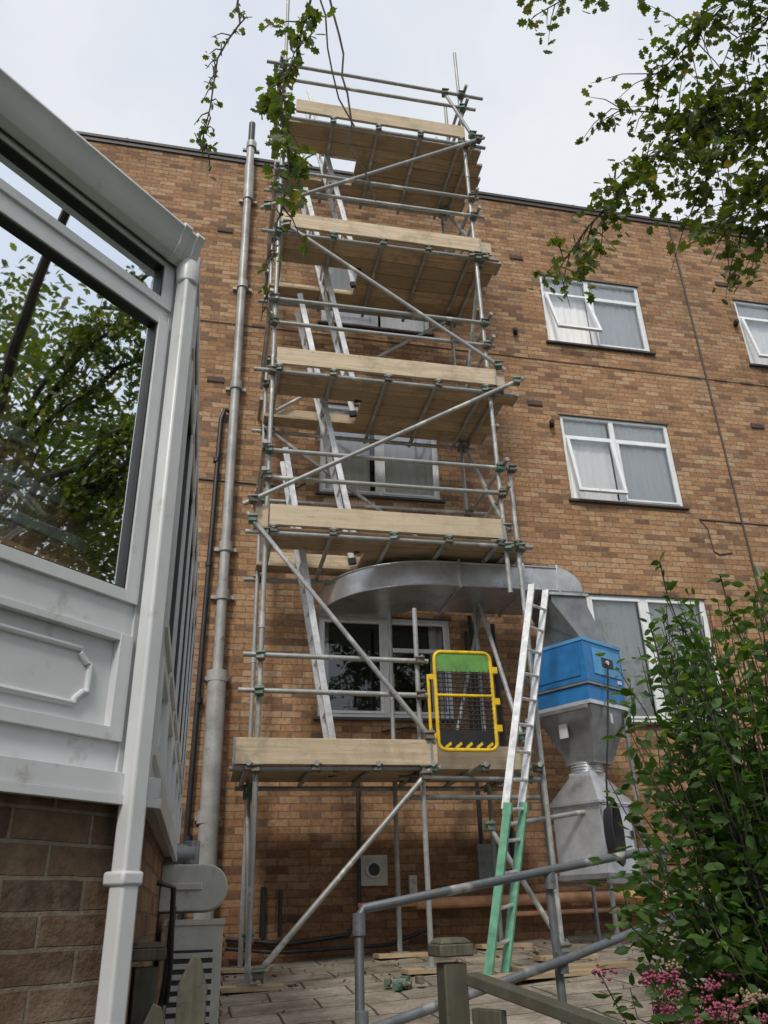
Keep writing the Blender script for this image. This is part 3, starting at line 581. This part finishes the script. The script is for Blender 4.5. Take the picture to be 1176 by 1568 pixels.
w.loft([[(x,y,z) for x,z in prof] for y in (-.01,.01)]); w.loft([[(x-.085,y,z-.1) for x,z in prof] for y in (-.01,.01)]); w.box(-.15,.06,.012,.04,1.15,1.21)
w.build('pickets',[M_oldwood],e,bevel=.003,loc=(.005,-6.7,0),rz=.1)
w=MB(); 
for (cx,cy,rx,rz_) in ((.62,-4.85,.19,.26),(3.75,-2.6,.2,.16)):
    zg=gz(cx,cy); vs=[];n=20;mm=9
    for j in range(mm+1):
        for i in range(n):
            a=2*math.pi*i/n; t=j/mm*math.pi/2; rr=rx*math.cos(t)*(1+.12*math.sin(3*a+j)+.08*math.sin(7*a)+random.uniform(-.03,.03)); vs.append((cx+rr*math.cos(a),cy+rr*math.sin(a),zg+rz_*math.sin(t)*(1+.05*math.sin(5*a))))
    w.add(vs,[(j*n+i,j*n+(i+1)%n,(j+1)*n+(i+1)%n,(j+1)*n+i) for j in range(mm) for i in range(n)],0)
w.build('rubble_sack',[plain('black_sack',(.03,.03,.032),.4,0,.4,9,.4)],smooth=60)
w=MB()
for k in range(9):
    x,y=1.55+random.uniform(-.12,.12),-2.3+random.uniform(-.1,.1); w.rbox((x,y,gz(x,y)+.04+random.uniform(0,.03)),.07,.05,.05,random.uniform(0,3)); w.tube((x,y-.05,gz(x,y)+.05),(x+.04,y+.05,gz(x,y)+.06),.012,0,8)
w.build('loose_couplers',[M_coup],bevel=.004)
w=MB()
for (x,y,a) in ((2.55,-2.5,.25),(2.9,-2.3,.15),(4.3,-1.9,-.2)): w.rbox((x,y,gz(x,y)+.045),1.0,.22,.038,a)
w.build('scaffold_board_offcuts',[M_board],bevel=.004)
# ------------------------------------------------------------------ vegetation
def leaf_simple():
    v=np.array([(0,0,0),(-.22,.28,.05),(-.2,.65,.05),(0,1,-.06),(.2,.65,.05),(.22,.28,.05)]); return v,[(0,3,2,1),(0,5,4,3)]
def leaf_lobed():
    h=[(.10,.14),(.26,.2),(.20,.36),(.40,.50),(.24,.60),(.32,.80),(.12,.84)]
    v=[(0,0,0)]+[(-a,b,.05) for a,b in h]+[(0,1,-.05)]+[(a,b,.05) for a,b in h[::-1]]
    return np.array(v),[tuple(range(8,-1,-1)),tuple([0]+list(range(15,7,-1)))]
def make_leaves(name,P,Dv,S_,mat,parent,kind='s'):
    P=np.array(P);Dv=np.array(Dv);S_=np.array(S_); n=len(P); tv,tf=leaf_simple() if kind=='s' else leaf_lobed()
    Y=Dv/np.linalg.norm(Dv,axis=1,keepdims=True); R=rng.normal(size=(n,3)); R[:,2]+=1.0
    X=np.cross(Y,R); X/=np.linalg.norm(X,axis=1,keepdims=True)+1e-9; Z=np.cross(X,Y)
    V=P[:,None,:]+S_[:,None,None]*(tv[None,:,0:1]*X[:,None,:]+tv[None,:,1:2]*Y[:,None,:]+tv[None,:,2:3]*Z[:,None,:])
    k=len(tv); V=V.reshape(-1,3); me=bpy.data.meshes.new(name); fl=len(tf[0]); nf=n*2
    idx=np.concatenate([np.array(f) for f in tf]); loops=(np.arange(n)[:,None]*k+idx[None,:]).ravel()
    me.vertices.add(len(V)); me.vertices.foreach_set('co',V.ravel()); me.loops.add(len(loops)); me.loops.foreach_set('vertex_index',loops.astype(np.int32))
    me.polygons.add(nf); me.polygons.foreach_set('loop_start',(np.arange(nf)*fl).astype(np.int32)); me.update(calc_edges=True); me.validate()
    me.materials.append(mat); at=me.attributes.new('rnd','FLOAT','FACE'); at.data.foreach_set('value',np.repeat(rng.random(n),2)[:len(me.polygons)])
    return link(bpy.data.objects.new(name,me),parent)
def lerp_path(pts,t):
    pts=[Vector(p) for p in pts]; L=[(pts[i+1]-pts[i]).length for i in range(len(pts)-1)]; d_=t*sum(L)
    for i,l in enumerate(L):
        if d_<=l or i==len(L)-1: return pts[i].lerp(pts[i+1],min(1,d_/l)),(pts[i+1]-pts[i]).normalized()
        d_-=l
def wig(pts,n,amp):
    out=[]
    for i in range(n+1):
        p,_=lerp_path(pts,i/n); a=amp if 0<i<n else 0; out.append(p+Vector((random.gauss(0,a),random.gauss(0,a),random.gauss(0,a))))
    return out
tree=empty('oak_tree'); W=MB(); LP,LD,LS=[],[],[]
def cluster(p,n,spread,size,drop=-.3):
    for _ in range(n):
        dv=Vector((random.gauss(0,1),random.gauss(0,1),random.gauss(drop,.6))); LP.append(tuple(p+Vector((random.gauss(0,spread),random.gauss(0,spread),random.gauss(0,spread*.8))))); LD.append(tuple(dv)); LS.append(size*random.uniform(.6,1.2))
def leafy(pts,r0,r1,nt,tl,lf,size,start=.0,spread=.035,n=14,amp=.03,cmax=3):
    q=wig(pts,n,amp); W.path(q,[r0+(r1-r0)*i/n for i in range(n+1)],0,7)
    for k in range(nt):
        t=start+(1-start)*(k+random.random())/nt; p,dr=lerp_path(q,t)
        dv=(dr*.6+Vector((random.gauss(0,.7),random.gauss(0,.7),random.gauss(-.15,.6)))).normalized(); L=tl*random.uniform(.4,1.2)
        e1=p+dv*L*.5+Vector((0,0,.02)); e2=p+dv*L+Vector((0,0,-.12*L)); W.path([p,e1,e2],[r1*.8+.0015,.003,.0015],0,5)
        m=int(lf*random.uniform(.1,1.5)+.5)
        for j in range(m):
            u=random.uniform(.3,1.05); pp=p.lerp(e2,u); cluster(pp,random.randint(1,cmax),spread,size)
TR=Vector((6.4,-9.6,.6))
W.path([TR,TR+Vector((-.1,.05,1.2)),TR+Vector((-.15,.1,2.6)),TR+Vector((-.3,.2,4.0)),TR+Vector((-.2,.3,6.5))],[.30,.22,.19,.15,.06],0,14)
hub=TR+Vector((-.25,.15,3.2)); hub2=TR+Vector((-.2,.3,5.2))
limbs=[
 ([hub,(5.0,-8.2,5.4),(3.18,-6.31,6.15),(2.42,-5.99,5.55),(2.04,-5.85,5.2),(1.77,-5.80,4.72)],.06,.003,125,.26,7),
 ([hub,(5.0,-8.0,5.2),(3.3,-6.4,5.6),(2.77,-6.03,5.95),(2.29,-5.89,6.12)],.05,.003,105,.32,7),
 ([hub,(4.8,-7.8,5.6),(3.3,-6.35,5.5),(2.66,-6.06,4.85)],.045,.003,95,.30,7),
 ([hub2,(4.4,-7.8,7.2),(2.5,-6.5,6.75),(1.72,-6.12,6.55)],.04,.003,75,.25,6),
 ([hub2,(4.4,-7.8,6.8),(2.8,-6.34,6.42),(2.5,-6.1,6.2)],.04,.003,100,.36,7),
 ([hub,(5.0,-7.8,5.0),(3.5,-6.3,5.2),(3.0,-5.9,5.1)],.04,.003,95,.4,7),
 ([hub2,(4.6,-7.6,6.6),(3.3,-6.3,6.0),(2.95,-6.05,5.7),(2.72,-5.95,5.35)],.04,.003,130,.38,8),
 ([hub2,(4.6,-7.8,7.0),(3.4,-6.6,6.6),(3.0,-6.25,6.45)],.04,.003,100,.4,8),
 ([hub,(4.4,-7.4,5.6),(3.3,-6.3,5.75),(2.6,-6.0,5.75),(2.35,-5.95,5.55)],.04,.003,95,.3,6),
 ([hub,(4.6,-7.4,5.4),(3.5,-6.4,5.6),(3.05,-6.1,5.25),(2.85,-6.0,4.9)],.04,.003,95,.34,7),
]
for pts,r0,r1,nt_,tl,lf in limbs: leafy(pts,r0,r1,nt_,tl,lf,.068,start=.35,n=18,amp=.05)
over=[hub2,(3.6,-8.2,7.6),(2.0,-7.3,7.6),(.4,-6.6,7.2),(-.3,-6.35,6.9)]; W.path(wig(over,16,.04),[.07-.06*i/16 for i in range(17)],0,8)
leafy([(.35,-6.6,7.2),(.25,-6.47,5.75),(.19,-6.45,5.2),(.15,-6.46,4.9),(.2,-6.46,4.55),(.16,-6.46,4.2)],.009,.004,32,.14,3.8,.062,start=.5,spread=.022,amp=.02,cmax=3)
leafy([(.16,-6.46,4.2),(.12,-6.46,3.9),(.10,-6.46,3.6)],.004,.002,14,.05,1.0,.03,spread=.01,n=8,amp=.01,cmax=2)
leafy([(.2,-6.46,5.15),(.12,-6.46,5.0),(.05,-6.45,4.84)],.004,.002,7,.08,5,.06,spread=.02,n=6,amp=.008)
leafy([(-.2,-6.4,6.9),(-.09,-6.35,5.79),(-.15,-6.36,5.35),(-.2,-6.36,5.1),(-.17,-6.36,4.6)],.008,.003,30,.09,2,.032,start=.4,spread=.008,amp=.02,cmax=2)
leafy([(-.18,-6.36,4.85),(-.22,-6.36,4.75),(-.2,-6.36,4.62)],.004,.002,9,.05,3,.035,spread=.01,n=5,amp=.01,cmax=2)
q=wig([(.4,-6.6,7.2),(.40,-6.38,5.9),(.46,-6.39,5.4),(.48,-6.39,4.75),(.59,-6.42,4.40)],16,.012); W.path(q,[.008-.004*i/16 for i in range(17)],0,6)
q=wig([(.3,-6.6,7.2),(.33,-6.42,5.7),(.42,-6.41,5.1),(.5,-6.4,4.9)],12,.012); W.path(q,[.006-.002*i/12 for i in range(13)],0,6)
make_leaves('near_leaves',LP,LD,LS,M_oak,tree,'l')
LP,LD,LS=[],[],[]
for k in range(430):
    a=random.uniform(0,2*math.pi); ph=math.acos(random.uniform(-.9,1)); rr=random.uniform(.45,1)
    c=Vector((7.0+3.2*rr*math.sin(ph)*math.cos(a),-9.9+3.6*rr*math.sin(ph)*math.sin(a),5.6+3.8*rr*math.cos(ph)))
    azv=math.degrees(math.atan2(c.x,c.y+9.05))
    if azv<57: continue
    if k%3==0: W.path(wig([hub.lerp(hub2,random.random()),(c+hub)/2+Vector((0,0,.3)),c],6,.06),[.03,.025,.02,.015,.01,.007,.004],0,5)
    for _ in range(random.randint(40,90)):
        p=c+Vector((random.gauss(0,.25),random.gauss(0,.25),random.gauss(0,.2))); LP.append(tuple(p)); LD.append((random.gauss(0,1),random.gauss(0,1),random.gauss(-.3,.6))); LS.append(random.uniform(.08,.15))
make_leaves('crown_leaves',LP,LD,LS,M_oak,tree,'s')
W.build('trunk_and_branches',[M_bark],tree)
bt=empty('boundary_trees'); W=MB(); LP,LD,LS=[],[],[]
for (tx,ty,hh,rr0) in ((12.5,-11.5,8,3.0),(12,-16,8.5,3.0),(5,-20,8,3),(-3,-20,8,3)):
    W.path([(tx,ty,.3),(tx+.1,ty,2.5),(tx-.1,ty+.1,hh*.75)],[.25,.18,.06],0,9)
    for k in range(75):
        v=Vector((random.gauss(0,1),random.gauss(0,1),random.gauss(0,1))).normalized()*random.uniform(.4,1)*rr0; c=Vector((tx,ty,hh*.58))+Vector((v.x,v.y,v.z*1.25))
        for _ in range(50): LP.append(tuple(c+Vector((random.gauss(0,.4),random.gauss(0,.4),random.gauss(0,.3))))); LD.append((random.gauss(0,1),random.gauss(0,1),random.gauss(-.3,.6))); LS.append(random.uniform(.16,.3))
make_leaves('leaves',LP,LD,LS,M_oak,bt,'s'); W.build('trunks',[M_bark],bt)
# bush
bush=empty('garden_bush'); W=MB(); LP,LD,LS=[],[],[]
bc=Vector((1.98,-6.38,0))
for k in range(225):
    a=random.uniform(0,2*math.pi); u=random.random()
    zt_=1.05+1.45*(u**.85); rmax=.68*math.sin(math.pi*min(1,(zt_-.5)/2.15)**.8)**.6 if zt_<2.55 else .15
    rr=max(.1,rmax)*math.sqrt(random.random())
    base=bc+Vector((random.gauss(0,.07),random.gauss(0,.07),gz(1.8,-6.4))); tip=bc+Vector((rr*math.cos(a)*1.0,rr*math.sin(a),zt_)); mid=base.lerp(tip,.55)+Vector((rr*.05*math.cos(a),rr*.05*math.sin(a),.12))
    q=wig([base,mid,tip,tip+Vector((random.gauss(0,.03),random.gauss(0,.03),.12))],8,.012); W.path(q,[.007-.0055*i/8 for i in range(9)],0,5)
    nl=random.randint(38,66)
    for j in range(nl):
        t=random.uniform(.3,1); p,dr=lerp_path(q,t); out=Vector((math.cos(a)*.3+random.gauss(0,.8),math.sin(a)*.3+random.gauss(0,.8),random.gauss(.0,.45)))
        LP.append(tuple(p+out*random.uniform(0,.08))); LD.append(tuple(out)); LS.append(random.uniform(.05,.085)*(1.1-.35*t))
for (x,y,z) in ((1.69,-6.4,2.68),(1.80,-6.3,2.5),(1.98,-6.35,2.66),(2.2,-6.3,2.6),(1.6,-6.4,2.4)):
    q=wig([(x+.08,y,z-.7),(x,y,z)],6,.012); W.path(q,.003,0,5)
    for j in range(44): p,_=lerp_path(q,random.random()); LP.append(tuple(p)); LD.append((random.gauss(0,1),random.gauss(0,1),random.gauss(.3,.4))); LS.append(random.uniform(.035,.06))
make_leaves('leaves',LP,LD,LS,M_bush,bush,'s'); W.build('stems',[M_bark],bush)
fl=empty('pink_flowering_plant'); W=MB(); LP,LD,LS=[],[],[]
for k in range(26):
    b0=Vector((1.45+random.gauss(0,.10),-6.55+random.gauss(0,.14),.75)); tp=Vector((1.36+random.uniform(-.19,.28),-6.6+random.gauss(0,.12),1.21+random.uniform(-.06,.10)))
    W.path([b0,(b0+tp)/2+Vector((0,0,.05)),tp],[.004,.003,.002],0,5)
    for j in range(24):
        v=tp+Vector((random.gauss(0,.018),random.gauss(0,.018),random.gauss(0,.008))); r_=.006
        W.add([v+Vector(x)*r_ for x in ((1,0,0),(-1,0,0),(0,1,0),(0,-1,0),(0,0,1),(0,0,-1))],[(0,2,4),(2,1,4),(1,3,4),(3,0,4),(2,0,5),(1,2,5),(3,1,5),(0,3,5)],1 if k%3 else 2)
    for j in range(14):
        t=random.random(); LP.append(tuple(b0.lerp(tp,t))); LD.append((random.gauss(0,1),random.gauss(0,1),.2)); LS.append(random.uniform(.04,.07))
W.build('stems_and_flowers',[M_bark,plain('pink_petals',(.28,.05,.10),.6,0,.3,40),plain('faded_petals',(.28,.19,.12),.7,0,.3,40)],fl); make_leaves('leaves',LP,LD,LS,M_bush,fl,'s')
lp=empty('low_shrubs'); LP,LD,LS=[],[],[]; W=MB()
for k in range(50):
    c=Vector((random.uniform(3.1,5.5),random.uniform(-5.6,-3.6),0)); c.z=gz(c.x,c.y)+random.uniform(.05,.35)
    W.path([(c.x,c.y,gz(c.x,c.y)),tuple(c)],.006,0,5)
    for _ in range(45): LP.append(tuple(c+Vector((random.gauss(0,.13),random.gauss(0,.13),random.gauss(0,.09))))); LD.append((random.gauss(0,1),random.gauss(0,1),random.gauss(.2,.5))); LS.append(random.uniform(.04,.08))
make_leaves('leaves',LP,LD,LS,M_bush,lp,'s'); W.build('stems',[M_bark],lp)
LP,LD,LS=[],[],[]
for k in range(300):
    x,y=random.uniform(-.2,6),-abs(random.gauss(0,1.8))-.05
    if y<-5.6: continue
    LP.append((x,y,gz(x,y)+.02)); LD.append((random.gauss(0,1),random.gauss(0,1),random.uniform(0,.3))); LS.append(random.uniform(.03,.06))
make_leaves('fallen_leaves',LP,LD,LS,M_dead,None,'s')
# ------------------------------------------------------------------ world, sun, camera
wd=bpy.data.worlds.new('World'); S.world=wd; wd.use_nodes=True; nt=wd.node_tree; nt.nodes.clear()
out=nt.nodes.new('ShaderNodeOutputWorld'); b1=nt.nodes.new('ShaderNodeBackground'); b2=nt.nodes.new('ShaderNodeBackground'); ms=nt.nodes.new('ShaderNodeMixShader')
sky=nt.nodes.new('ShaderNodeTexSky'); sky.sky_type='NISHITA'; sky.sun_disc=False
EL,AZ=math.radians(46),math.radians(205)
sky.sun_elevation=EL; sky.sun_rotation=AZ; sky.dust_density=3; b1.inputs[1].default_value=.10; nt.links.new(sky.outputs[0],b1.inputs[0])
tc=nt.nodes.new('ShaderNodeTexCoord'); nz=noise(nt,tc.outputs['Generated'],2.2,5,.55)
cc_=ramp(nt,nz,[(.35,(.74,.81,.93)),(.65,(.95,.97,1.0))]); nt.links.new(cc_,b2.inputs[0]); b2.inputs[1].default_value=1.0
ms.inputs[0].default_value=.87; nt.links.new(b1.outputs[0],ms.inputs[1]); nt.links.new(b2.outputs[0],ms.inputs[2]); nt.links.new(ms.outputs[0],out.inputs[0])
sd=bpy.data.lights.new('sun','SUN'); sd.energy=2.1; sd.angle=math.radians(10); sd.color=(1,.94,.84); so=link(bpy.data.objects.new('sun',sd))
sdv=Vector((math.sin(AZ)*math.cos(EL),math.cos(AZ)*math.cos(EL),math.sin(EL))); so.rotation_euler=sdv.to_track_quat('Z','Y').to_euler(); so.location=(0,-20,20)
f,th,yw,ro=1243.043,math.radians(26.375),math.radians(12.529),math.radians(-1.753)
fw=Vector((math.sin(yw)*math.cos(th),math.cos(yw)*math.cos(th),math.sin(th))); r=Vector((math.cos(yw),-math.sin(yw),0)); u=r.cross(fw)
r2_,u2_=r*math.cos(ro)+u*math.sin(ro),-r*math.sin(ro)+u*math.cos(ro)
cd=bpy.data.cameras.new('camera'); cd.sensor_fit='VERTICAL'; cd.sensor_height=24; cd.sensor_width=18; cd.lens=f/1568*24; cd.clip_start=.05; cd.clip_end=2000
co_=link(bpy.data.objects.new('camera',cd)); Mx=Matrix((r2_,u2_,-fw)).transposed().to_4x4(); Mx.translation=Vector((0,-9.05,1.47)); co_.matrix_world=Mx
S.camera=co_
S.view_settings.view_transform='Standard'; S.view_settings.look='None'; S.view_settings.exposure=0
